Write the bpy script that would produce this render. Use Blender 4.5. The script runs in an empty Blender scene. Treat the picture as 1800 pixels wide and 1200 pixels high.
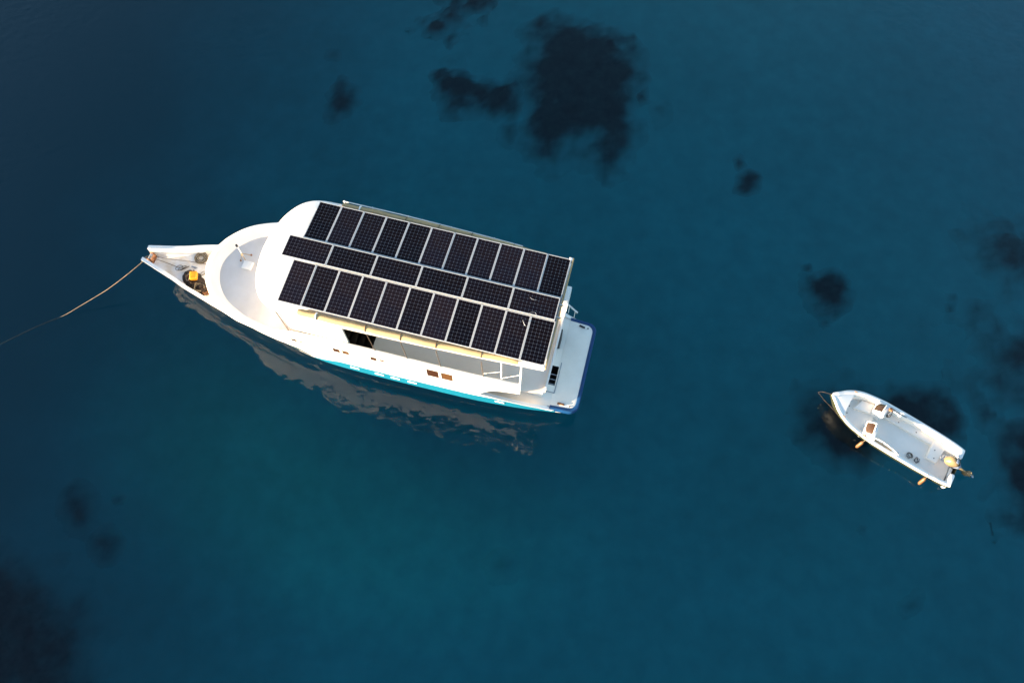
import bpy, bmesh, math, random
import numpy as np
from mathutils import Vector, Matrix, noise

scene = bpy.context.scene
COL = scene.collection

# ------------------------------------------------------------------ camera
TILT, ROLL, CAM_H = 0.41221254, -0.03869944, 33.396
cam_data = bpy.data.cameras.new('camera')
cam_data.sensor_width = 36.0
cam_data.lens = 25.0
cam_data.clip_start = 0.5
cam_data.clip_end = 6000.0
cam = bpy.data.objects.new('camera', cam_data)
COL.objects.link(cam)
ax_r, ax_u = Vector((1, 0, 0)), Vector((0, math.cos(TILT), math.sin(TILT)))
fwd = Vector((0, math.sin(TILT), -math.cos(TILT)))
R_ = ax_r * math.cos(ROLL) - ax_u * math.sin(ROLL)
U_ = ax_r * math.sin(ROLL) + ax_u * math.cos(ROLL)
cam.matrix_world = Matrix(((R_.x, U_.x, -fwd.x, 0), (R_.y, U_.y, -fwd.y, 0), (R_.z, U_.z, -fwd.z, CAM_H), (0, 0, 0, 1)))
scene.camera = cam

# ------------------------------------------------------------------ sky, sun, exposure
SUN_EL = math.radians(6.0)
SUN_AZ = math.atan2(-0.968, -0.251)          # clockwise from +Y: low sun off the port bow
world = bpy.data.worlds.new('World')
scene.world = world
world.use_nodes = True
wn = world.node_tree.nodes
bg = wn['Background']
sky = wn.new('ShaderNodeTexSky')
sky.sky_type = 'NISHITA'
sky.sun_disc = False
sky.sun_elevation = SUN_EL
sky.sun_rotation = SUN_AZ
sky.air_density = 1.0
sky.dust_density = 1.0
sky.ozone_density = 1.8
world.node_tree.links.new(sky.outputs[0], bg.inputs[0])
bg.inputs[1].default_value = 0.10
sd = bpy.data.lights.new('sun', 'SUN')
sd.energy = 5.0
sd.angle = math.radians(0.6)
sd.color = (1.0, 0.80, 0.56)
sun = bpy.data.objects.new('sun', sd)
COL.objects.link(sun)
to_sun = Vector((math.sin(SUN_AZ) * math.cos(SUN_EL), math.cos(SUN_AZ) * math.cos(SUN_EL), math.sin(SUN_EL)))
sun.rotation_euler = to_sun.to_track_quat('Z', 'Y').to_euler()
scene.view_settings.view_transform = 'Standard'
scene.view_settings.look = 'None'
scene.view_settings.gamma = 1.0
scene.view_settings.use_curve_mapping = False
scene.view_settings.exposure = 2.78
scene.cycles.max_bounces = 10
scene.cycles.transparent_max_bounces = 16
scene.cycles.glossy_bounces = 4
scene.cycles.diffuse_bounces = 4


# ------------------------------------------------------------------ helpers
def link(o, parent=None):
    COL.objects.link(o)
    if parent is not None:
        o.parent = parent
    return o


def empty(name, loc=(0, 0, 0), rz=0.0):
    o = bpy.data.objects.new(name, None)
    o.location = loc
    o.rotation_euler = (0, 0, rz)
    o.empty_display_size = 0.3
    return link(o)


def tag(o, label=None, cat=None, group=None, kind=None):
    if label:
        o['label'] = label
    if cat:
        o['category'] = cat
    if group:
        o['group'] = group
    if kind:
        o['kind'] = kind
    return o


def curve(xs, ys):
    """smooth (Hermite) interpolation through stations"""
    xs, ys = list(xs), list(ys)
    n = len(xs)
    m = []
    for i in range(n):
        if i == 0:
            m.append((ys[1] - ys[0]) / (xs[1] - xs[0]))
        elif i == n - 1:
            m.append((ys[-1] - ys[-2]) / (xs[-1] - xs[-2]))
        else:
            a = (ys[i] - ys[i - 1]) / (xs[i] - xs[i - 1])
            b = (ys[i + 1] - ys[i]) / (xs[i + 1] - xs[i])
            m.append(0 if a * b <= 0 else 2 * a * b / (a + b))

    def f(x):
        if x <= xs[0]:
            return ys[0]
        if x >= xs[-1]:
            return ys[-1]
        i = max(k for k in range(n - 1) if xs[k] <= x)
        h = xs[i + 1] - xs[i]
        t = (x - xs[i]) / h
        return ((2*t**3 - 3*t**2 + 1) * ys[i] + (t**3 - 2*t**2 + t) * h * m[i]
                + (-2*t**3 + 3*t**2) * ys[i + 1] + (t**3 - t**2) * h * m[i + 1])
    return f


def lin(a, b, n):
    return [a + (b - a) * i / (n - 1) for i in range(n)]


class MB:
    """collects shapes and links them as one mesh object"""
    def __init__(self):
        self.v, self.f = [], []

    def add(self, verts, faces):
        o = len(self.v)
        self.v += [tuple(p) for p in verts]
        self.f += [tuple(i + o for i in q) for q in faces]
        return self

    def box(self, c, s, rz=0.0, mat=None):
        hx, hy, hz = s[0] / 2, s[1] / 2, s[2] / 2
        P = [Vector((x, y, z)) for x in (-hx, hx) for y in (-hy, hy) for z in (-hz, hz)]
        M = mat if mat is not None else Matrix.Rotation(rz, 3, 'Z')
        P = [M @ p + Vector(c) for p in P]
        return self.add(P, [(0, 1, 3, 2), (4, 6, 7, 5), (0, 4, 5, 1), (2, 3, 7, 6), (0, 2, 6, 4), (1, 5, 7, 3)])

    def prism(self, poly, z0, z1):
        n = len(poly)
        V = [(p[0], p[1], z0) for p in poly] + [(p[0], p[1], z1) for p in poly]
        F = [tuple(range(n))[::-1], tuple(range(n, 2 * n))]
        F += [(i, (i + 1) % n, n + (i + 1) % n, n + i) for i in range(n)]
        return self.add(V, F)

    def loft(self, rings, closed=False, cap=False):
        n = len(rings[0])
        V = [p for r in rings for p in r]
        F = []
        for i in range(len(rings) - 1):
            for j in range(n if closed else n - 1):
                k = (j + 1) % n
                F.append((i*n + j, i*n + k, (i+1)*n + k, (i+1)*n + j))
        if cap:
            F.append(tuple(range(n))[::-1])
            F.append(tuple(range((len(rings)-1)*n, len(rings)*n)))
        return self.add(V, F)

    def tube(self, path, r, n=8, cap=True):
        path = [Vector(p) for p in path]
        rr = r if isinstance(r, (list, tuple)) else [r] * len(path)
        rings = []
        t0 = (path[1] - path[0]).normalized()
        ref = Vector((0, 0, 1)) if abs(t0.z) < 0.9 else Vector((1, 0, 0))
        nx = t0.cross(ref).normalized()
        for i, p in enumerate(path):
            a = path[max(0, i - 1)]
            b = path[min(len(path) - 1, i + 1)]
            t = (b - a).normalized()
            nx = (nx - t * nx.dot(t))
            if nx.length < 1e-6:
                nx = t.orthogonal()
            nx.normalize()
            ny = t.cross(nx)
            rings.append([p + (nx * math.cos(2*math.pi*k/n) + ny * math.sin(2*math.pi*k/n)) * rr[i] for k in range(n)])
        return self.loft(rings, closed=True, cap=cap)

    def build(self, name, mat, parent=None, smooth=None, bevel=0.0, seg=2):
        me = bpy.data.meshes.new(name)
        me.from_pydata(self.v, [], self.f)
        me.validate()
        bm = bmesh.new()
        bm.from_mesh(me)
        bmesh.ops.recalc_face_normals(bm, faces=bm.faces)
        if bevel > 0:
            es = [e for e in bm.edges if len(e.link_faces) == 2 and e.calc_face_angle(0) > 0.5]
            bmesh.ops.bevel(bm, geom=es, offset=bevel, segments=seg, affect='EDGES', profile=0.6, clamp_overlap=True)
        bm.to_mesh(me)
        bm.free()
        if smooth is not None or bevel > 0:
            for p in me.polygons:
                p.use_smooth = True
            me.set_sharp_from_angle(angle=math.radians(smooth if smooth is not None else 40))
        if mat is not None:
            me.materials.append(mat)
        o = bpy.data.objects.new(name, me)
        return link(o, parent)


def spline(pts, n=8):
    """Catmull-Rom through 3d points"""
    P = [Vector(p) for p in pts]
    P = [P[0] * 2 - P[1]] + P + [P[-1] * 2 - P[-2]]
    out = []
    for i in range(1, len(P) - 2):
        for k in range(n):
            t = k / n
            a, b, c, d = P[i-1], P[i], P[i+1], P[i+2]
            out.append(0.5 * ((2*b) + (c - a)*t + (2*a - 5*b + 4*c - d)*t*t + (3*b - a - 3*c + d)*t**3))
    out.append(P[-2])
    return out


# ------------------------------------------------------------------ materials
def new_mat(name):
    m = bpy.data.materials.new(name)
    m.use_nodes = True
    return m, m.node_tree.nodes, m.node_tree.links


def mat(name, col, rough=0.5, metal=0.0, var=0.06, scale=3.0, tint=None, coat=0.0, bump=0.0, bscale=40.0, spec=0.5):
    """principled paint / canvas / metal with a little procedural wear"""
    m, n, l = new_mat(name)
    b = n['Principled BSDF']
    b.inputs['Roughness'].default_value = rough
    b.inputs['Metallic'].default_value = metal
    b.inputs['Coat Weight'].default_value = coat
    b.inputs['Specular IOR Level'].default_value = spec
    tc = n.new('ShaderNodeTexCoord')
    tx = n.new('ShaderNodeTexNoise')
    tx.inputs['Scale'].default_value = scale
    tx.inputs['Detail'].default_value = 6
    tx.inputs['Roughness'].default_value = 0.6
    l.new(tc.outputs['Object'], tx.inputs['Vector'])
    rp = n.new('ShaderNodeValToRGB')
    t = tint if tint else tuple(c * (1 - 2.2 * var) for c in col)
    rp.color_ramp.elements[0].position = 0.30
    rp.color_ramp.elements[0].color = (*t, 1)
    rp.color_ramp.elements[1].position = 0.62
    rp.color_ramp.elements[1].color = (*col, 1)
    l.new(tx.outputs['Fac'], rp.inputs['Fac'])
    l.new(rp.outputs['Color'], b.inputs['Base Color'])
    if bump > 0:
        t2 = n.new('ShaderNodeTexNoise')
        t2.inputs['Scale'].default_value = bscale
        t2.inputs['Detail'].default_value = 3
        l.new(tc.outputs['Object'], t2.inputs['Vector'])
        bp = n.new('ShaderNodeBump')
        bp.inputs['Strength'].default_value = 0.6
        bp.inputs['Distance'].default_value = bump
        l.new(t2.outputs['Fac'], bp.inputs['Height'])
        l.new(bp.outputs['Normal'], b.inputs['Normal'])
    return m


M = {}
M['gelcoat'] = mat('white_gelcoat', (0.80, 0.775, 0.735), 0.35, scale=1.3, tint=(0.765, 0.735, 0.69))
M['deck'] = mat('deck_paint', (0.90, 0.815, 0.71), 0.6, scale=2.2, tint=(0.85, 0.765, 0.66), bump=0.002)
M['foredeck'] = mat('foredeck_dimmed_paint', (0.62, 0.60, 0.585), 0.7, scale=1.4, tint=(0.56, 0.535, 0.515), bump=0.003, bscale=60)  # deck paint copied darker to hold down the light on the foredeck
M['bow_deck'] = mat('bow_deck_paint', (0.74, 0.73, 0.72), 0.6, scale=1.6, tint=(0.62, 0.52, 0.40))
M['upper_deck'] = mat('upper_deck_bounce_tint', (0.92, 0.75, 0.62), 0.6, scale=1.5, tint=(0.87, 0.69, 0.56))  # warm bounce light under the roof is put into this floor colour
M['cyan'] = mat('cyan_stripe_paint', (0.006, 0.15, 0.24), 0.35, scale=2.0)
M['bottom'] = mat('dark_bottom_paint', (0.012, 0.035, 0.05), 0.5, scale=2.0)
M['blue'] = mat('blue_rubber', (0.002, 0.048, 0.155), 0.5, scale=2.5, var=0.10)
M['canvas'] = mat('cream_canvas', (0.40, 0.285, 0.14), 0.85, scale=2.5, var=0.09, bump=0.01, bscale=18)
M['strap'] = mat('dark_strap', (0.10, 0.06, 0.03), 0.8)
M['strap_white'] = mat('white_strap', (0.75, 0.73, 0.70), 0.8)
M['alu'] = mat('aluminium_frame', (0.50, 0.50, 0.50), 0.45, scale=6)
M['cell'] = mat('solar_cell', (0.0045, 0.0035, 0.006), 0.25, scale=0.8, tint=(0.007, 0.004, 0.0045), spec=0.08)
def vary(m, lo, hi):
    nd, l = m.node_tree.nodes, m.node_tree.links
    b = nd['Principled BSDF']
    src = b.inputs['Base Color'].links[0].from_socket
    oi = nd.new('ShaderNodeObjectInfo')
    mr = nd.new('ShaderNodeMapRange')
    mr.inputs['To Min'].default_value = lo
    mr.inputs['To Max'].default_value = hi
    l.new(oi.outputs['Random'], mr.inputs['Value'])
    vm = nd.new('ShaderNodeVectorMath')
    vm.operation = 'SCALE'
    l.new(src, vm.inputs[0])
    l.new(mr.outputs[0], vm.inputs['Scale'])
    l.new(vm.outputs[0], b.inputs['Base Color'])


vary(M['cell'], 0.7, 2.2)
M['back'] = mat('panel_backsheet', (0.34, 0.33, 0.33), 0.5, scale=5, spec=0.2)
M['well_shade'] = mat('shaded_well_brown', (0.035, 0.020, 0.012), 0.6, scale=5)  # the stairwell's shade is put into its dark brown lining
M['amber'] = mat('amber_blind', (0.085, 0.036, 0.009), 0.5, scale=8, var=0.15)
M['glass'] = mat('brown_window_glass', (0.045, 0.018, 0.008), 0.1, scale=6)
M['black'] = mat('black_plastic', (0.012, 0.012, 0.014), 0.45)
M['rope'] = mat('beige_rope', (0.21, 0.17, 0.115), 0.9, scale=12, var=0.2)
M['rope_dark'] = mat('dark_rope', (0.12, 0.08, 0.05), 0.9, scale=12, var=0.2)
M['net'] = mat('dark_net', (0.030, 0.018, 0.012), 0.9, scale=7, tint=(0.012, 0.009, 0.008), bump=0.03, bscale=22)
M['net_brown'] = mat('brown_net', (0.16, 0.075, 0.03), 0.9, scale=9, tint=(0.06, 0.03, 0.015), bump=0.03, bscale=25)
M['yellow'] = mat('yellow_plastic', (0.70, 0.27, 0.004), 0.4, scale=4)
M['rust'] = mat('rusty_metal', (0.30, 0.13, 0.05), 0.7, scale=14, tint=(0.14, 0.06, 0.03))
M['grey'] = mat('grey_metal', (0.30, 0.32, 0.36), 0.4, metal=0.3)
M['smoke'] = mat('smoked_brown_acrylic', (0.052, 0.027, 0.013), 0.2, scale=3, var=0.12)
M['motor'] = mat('golden_lit_motor_paint', (0.20, 0.145, 0.075), 0.35, scale=8, var=0.12)  # golden sunlight on the white motor, put into its base colour
M['motor_grey'] = mat('grey_motor_paint', (0.22, 0.26, 0.36), 0.4)
M['fender'] = mat('orange_tan_fender', (0.115, 0.055, 0.017), 0.5, scale=9, var=0.15)
M['dinghy_out'] = mat('dinghy_hull_paint', (0.030, 0.034, 0.016), 0.4, scale=3, tint=(0.018, 0.02, 0.012))


# ------------------------------------------------------------------ sea and seabed
def bed(x, y):
    z = -6.6
    def g(cx, cy, sx, sy, h):
        return h * math.exp(-((x - cx) / sx) ** 2 - ((y - cy) / sy) ** 2)
    z += g(15, 49, 25, 15, 2.5)
    z += g(28, 22, 11, 11, 1.0)
    z += g(12, 4, 24, 12, 0.35)
    z += g(-38, 21, 19, 38, -2.2)
    z += g(-7, 7, 12, 9, -1.5)  # hollow added to darken the glow bounced off the hull
    z += g(-26, -2, 8, 8, -1.2)
    z += 0.12 * noise.noise(Vector((x * 0.07, y * 0.07, 3.1)))
    return z


def axis_grid():
    core = lin(-62, 74, 190)
    out = [80, 100, 140, 220, 400, 800, 1590]
    return [-a for a in reversed(out)] + core + out


def sand_color(nd, l):
    tc = nd.new('ShaderNodeTexCoord')
    t1 = nd.new('ShaderNodeTexNoise')
    t1.inputs['Scale'].default_value = 0.10
    t1.inputs['Detail'].default_value = 6
    t1.inputs['Roughness'].default_value = 0.6
    l.new(tc.outputs['Object'], t1.inputs['Vector'])
    r1 = nd.new('ShaderNodeValToRGB')
    r1.color_ramp.elements[0].position = 0.30
    r1.color_ramp.elements[0].color = (0.42, 0.385, 0.33, 1)
    r1.color_ramp.elements[1].position = 0.70
    r1.color_ramp.elements[1].color = (0.49, 0.455, 0.39, 1)
    l.new(t1.outputs['Fac'], r1.inputs['Fac'])
    t2 = nd.new('ShaderNodeTexNoise')
    t2.inputs['Scale'].default_value = 0.9
    t2.inputs['Detail'].default_value = 6
    l.new(tc.outputs['Object'], t2.inputs['Vector'])
    mx = nd.new('ShaderNodeMix')
    mx.data_type = 'RGBA'
    mx.blend_type = 'MULTIPLY'
    mx.inputs['Factor'].default_value = 0.30
    l.new(r1.outputs['Color'], mx.inputs['A'])
    l.new(t2.outputs['Fac'], mx.inputs['B'])
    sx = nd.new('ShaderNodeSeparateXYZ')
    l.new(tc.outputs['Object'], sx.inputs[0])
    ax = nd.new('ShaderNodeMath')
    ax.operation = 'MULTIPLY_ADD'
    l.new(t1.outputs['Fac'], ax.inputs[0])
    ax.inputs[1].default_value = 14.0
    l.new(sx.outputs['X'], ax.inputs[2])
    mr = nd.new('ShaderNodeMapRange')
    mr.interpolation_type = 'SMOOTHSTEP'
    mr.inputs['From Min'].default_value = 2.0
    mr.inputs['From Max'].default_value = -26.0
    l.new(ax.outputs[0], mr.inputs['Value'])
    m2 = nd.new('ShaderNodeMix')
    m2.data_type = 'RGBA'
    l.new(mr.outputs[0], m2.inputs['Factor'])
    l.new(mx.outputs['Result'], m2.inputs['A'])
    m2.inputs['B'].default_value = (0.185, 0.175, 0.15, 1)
    return m2.outputs['Result']


def make_seabed():
    A = axis_grid()
    n = len(A)
    V = [(x, y, bed(x, y)) for y in A for x in A]
    F = [(j*n + i, j*n + i + 1, (j+1)*n + i + 1, (j+1)*n + i) for j in range(n-1) for i in range(n-1)]
    m, nd, l = new_mat('sand_seabed')
    b = nd['Principled BSDF']
    b.inputs['Roughness'].default_value = 0.95
    b.inputs['Specular IOR Level'].default_value = 0.0
    l.new(sand_color(nd, l), b.inputs['Base Color'])
    o = MB().add(V, F).build('seabed', m, smooth=180)
    tag(o, kind='structure')
    return m


make_seabed()


def make_sea():
    m, nd, l = new_mat('clear_sea_water')
    nd.remove(nd['Principled BSDF'])
    out = nd['Material Output']
    tc = nd.new('ShaderNodeTexCoord')
    mp = nd.new('ShaderNodeMapping')
    mp.inputs['Scale'].default_value = (1.0, 1.5, 1.0)
    mp.inputs['Rotation'].default_value = (0, 0, 0.25)
    l.new(tc.outputs['Object'], mp.inputs['Vector'])
    t1 = nd.new('ShaderNodeTexNoise')
    t1.inputs['Scale'].default_value = 1.9
    t1.inputs['Detail'].default_value = 0.8
    t1.inputs['Roughness'].default_value = 0.4
    t1.inputs['Distortion'].default_value = 0.4
    l.new(mp.outputs['Vector'], t1.inputs['Vector'])
    t3 = nd.new('ShaderNodeTexNoise')
    t3.inputs['Scale'].default_value = 5.0
    t3.inputs['Detail'].default_value = 3.0
    l.new(mp.outputs['Vector'], t3.inputs['Vector'])
    tw = nd.new('ShaderNodeTexNoise')
    tw.inputs['Scale'].default_value = 0.035
    tw.inputs['Detail'].default_value = 3.0
    l.new(tc.outputs['Object'], tw.inputs['Vector'])
    wr = nd.new('ShaderNodeMapRange')
    wr.inputs['From Min'].default_value = 0.42
    wr.inputs['From Max'].default_value = 0.68
    wr.inputs['To Min'].default_value = 0.0
    wr.inputs['To Max'].default_value = 0.05
    l.new(tw.outputs['Fac'], wr.inputs['Value'])
    ad = nd.new('ShaderNodeMath')
    ad.operation = 'MULTIPLY_ADD'
    l.new(t3.outputs['Fac'], ad.inputs[0])
    l.new(wr.outputs[0], ad.inputs[1])
    l.new(t1.outputs['Fac'], ad.inputs[2])
    bp = nd.new('ShaderNodeBump')
    bp.inputs['Strength'].default_value = 1.0
    bp.inputs['Distance'].default_value = 0.016
    l.new(ad.outputs[0], bp.inputs['Height'])
    fr = nd.new('ShaderNodeFresnel')
    fr.inputs['IOR'].default_value = 1.31
    l.new(bp.outputs['Normal'], fr.inputs['Normal'])
    tr = nd.new('ShaderNodeBsdfTransparent')
    tr.inputs['Color'].default_value = (0.97, 0.99, 1.0, 1)
    gl = nd.new('ShaderNodeBsdfAnisotropic')
    gl.inputs['Roughness'].default_value = 0.0
    l.new(bp.outputs['Normal'], gl.inputs['Normal'])
    mx = nd.new('ShaderNodeMixShader')
    l.new(fr.outputs['Fac'], mx.inputs['Fac'])
    l.new(tr.outputs[0], mx.inputs[1])
    l.new(gl.outputs[0], mx.inputs[2])
    l.new(mx.outputs[0], out.inputs['Surface'])
    va = nd.new('ShaderNodeVolumeAbsorption')
    va.inputs['Color'].default_value = (0.0, 0.825, 0.897, 1)
    va.inputs['Density'].default_value = 0.25
    l.new(va.outputs[0], out.inputs['Volume'])
    o = MB().box((0, 0, -20), (3200, 3200, 40)).build('sea', m)
    tag(o, kind='structure')


make_sea()


def reef_material():
    m, nd, l = new_mat('coral_reef')
    b = nd['Principled BSDF']
    b.inputs['Roughness'].default_value = 0.95
    b.inputs['Specular IOR Level'].default_value = 0.0
    at = nd.new('ShaderNodeAttribute')
    at.attribute_name = 'cover'
    tc = nd.new('ShaderNodeTexCoord')
    t1 = nd.new('ShaderNodeTexNoise')
    t1.inputs['Scale'].default_value = 0.6
    t1.inputs['Detail'].default_value = 6
    l.new(tc.outputs['Object'], t1.inputs['Vector'])
    ad = nd.new('ShaderNodeMath')
    ad.operation = 'MULTIPLY_ADD'
    l.new(t1.outputs['Fac'], ad.inputs[0])
    ad.inputs[1].default_value = 1.3
    ad.inputs[2].default_value = 0.35
    mu = nd.new('ShaderNodeMath')
    mu.operation = 'MULTIPLY'
    l.new(ad.outputs[0], mu.inputs[0])
    l.new(at.outputs['Fac'], mu.inputs[1])
    sm = nd.new('ShaderNodeMapRange')
    sm.interpolation_type = 'SMOOTHSTEP'
    sm.inputs['From Min'].default_value = 0.02
    sm.inputs['From Max'].default_value = 0.80
    l.new(mu.outputs[0], sm.inputs['Value'])
    t2 = nd.new('ShaderNodeTexNoise')
    t2.inputs['Scale'].default_value = 1.6
    t2.inputs['Detail'].default_value = 5
    l.new(tc.outputs['Object'], t2.inputs['Vector'])
    r2 = nd.new('ShaderNodeValToRGB')
    r2.color_ramp.elements[0].position = 0.3
    r2.color_ramp.elements[0].color = (0.030, 0.026, 0.030, 1)
    r2.color_ramp.elements[1].position = 0.7
    r2.color_ramp.elements[1].color = (0.07, 0.055, 0.05, 1)
    l.new(t2.outputs['Fac'], r2.inputs['Fac'])
    mx = nd.new('ShaderNodeMix')
    mx.data_type = 'RGBA'
    l.new(sm.outputs[0], mx.inputs['Factor'])
    l.new(sand_color(nd, l), mx.inputs['A'])
    l.new(r2.outputs['Color'], mx.inputs['B'])
    l.new(mx.outputs['Result'], b.inputs['Base Color'])
    return m


M['reef'] = reef_material()


def poly_dist(P, x, y):
    """signed distance to a polygon, positive inside"""
    inside = False
    best = 1e9
    n = len(P)
    for i in range(n):
        x1, y1 = P[i]
        x2, y2 = P[(i + 1) % n]
        if (y1 > y) != (y2 > y) and x < (x2 - x1) * (y - y1) / (y2 - y1) + x1:
            inside = not inside
        dx, dy = x2 - x1, y2 - y1
        t = max(0, min(1, ((x - x1) * dx + (y - y1) * dy) / (dx * dx + dy * dy)))
        best = min(best, math.hypot(x1 + t * dx - x, y1 + t * dy - y))
    return best if inside else -best


def make_reef(name, P, label, strength=1.0, soft=1.0, rise=1.0, rag=1.0, grow=0.0):
    xs = [p[0] for p in P]
    ys = [p[1] for p in P]
    mg = 2.0 * soft + 1.7 * rag + grow
    size = max(max(xs) - min(xs), max(ys) - min(ys))
    st = 0.22 if size < 4 else (0.34 if size < 9 else 0.42)
    nx = int((max(xs) - min(xs) + 2 * mg) / st) + 2
    ny = int((max(ys) - min(ys) + 2 * mg) / st) + 2
    idx, V, cov = {}, [], []
    for j in range(ny):
        for i in range(nx):
            x = min(xs) - mg + i * st
            y = min(ys) - mg + j * st
            d = poly_dist(P, x, y)
            w = (noise.noise(Vector((x * 0.42, y * 0.42, 1.7))) * 1.0 + noise.noise(Vector((x * 1.1, y * 1.1, 5.2))) * 0.75 + noise.noise(Vector((x * 2.6, y * 2.6, 8.2))) * 0.35) * rag
            d += w * min(1.0, size / 5) + grow * min(1.0, size / 3)
            c = max(0.0, min(1.0, (d + 1.25 * soft) / (3.1 * soft)))
            if c <= 0:
                continue
            c = c * c * (3 - 2 * c)
            lump = 0.5 + 0.5 * noise.noise(Vector((x * 1.3, y * 1.3, 9.0))) + 0.35 * noise.noise(Vector((x * 3.1, y * 3.1, 2.0)))
            z = bed(x, y) - 0.22 + 1.5 * min(c, 0.16) + max(0.0, c - 0.1) * (0.2 + 0.8 * max(0, lump)) * rise * min(1.0, size / 4)
            idx[(i, j)] = len(V)
            V.append((x, y, z))
            cov.append(c * strength)
    F = []
    for (i, j) in idx:
        q = [(i, j), (i + 1, j), (i + 1, j + 1), (i, j + 1)]
        if all(k in idx for k in q):
            F.append(tuple(idx[k] for k in q))
    me = bpy.data.meshes.new(name)
    me.from_pydata(V, [], F)
    a = me.attributes.new('cover', 'FLOAT', 'POINT')
    a.data.foreach_set('value', cov)
    for p in me.polygons:
        p.use_smooth = True
    me.materials.append(M['reef'])
    o = link(bpy.data.objects.new(name, me))
    tag(o, label, 'reef', 'dark coral patches on the seabed')
    return o


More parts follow.
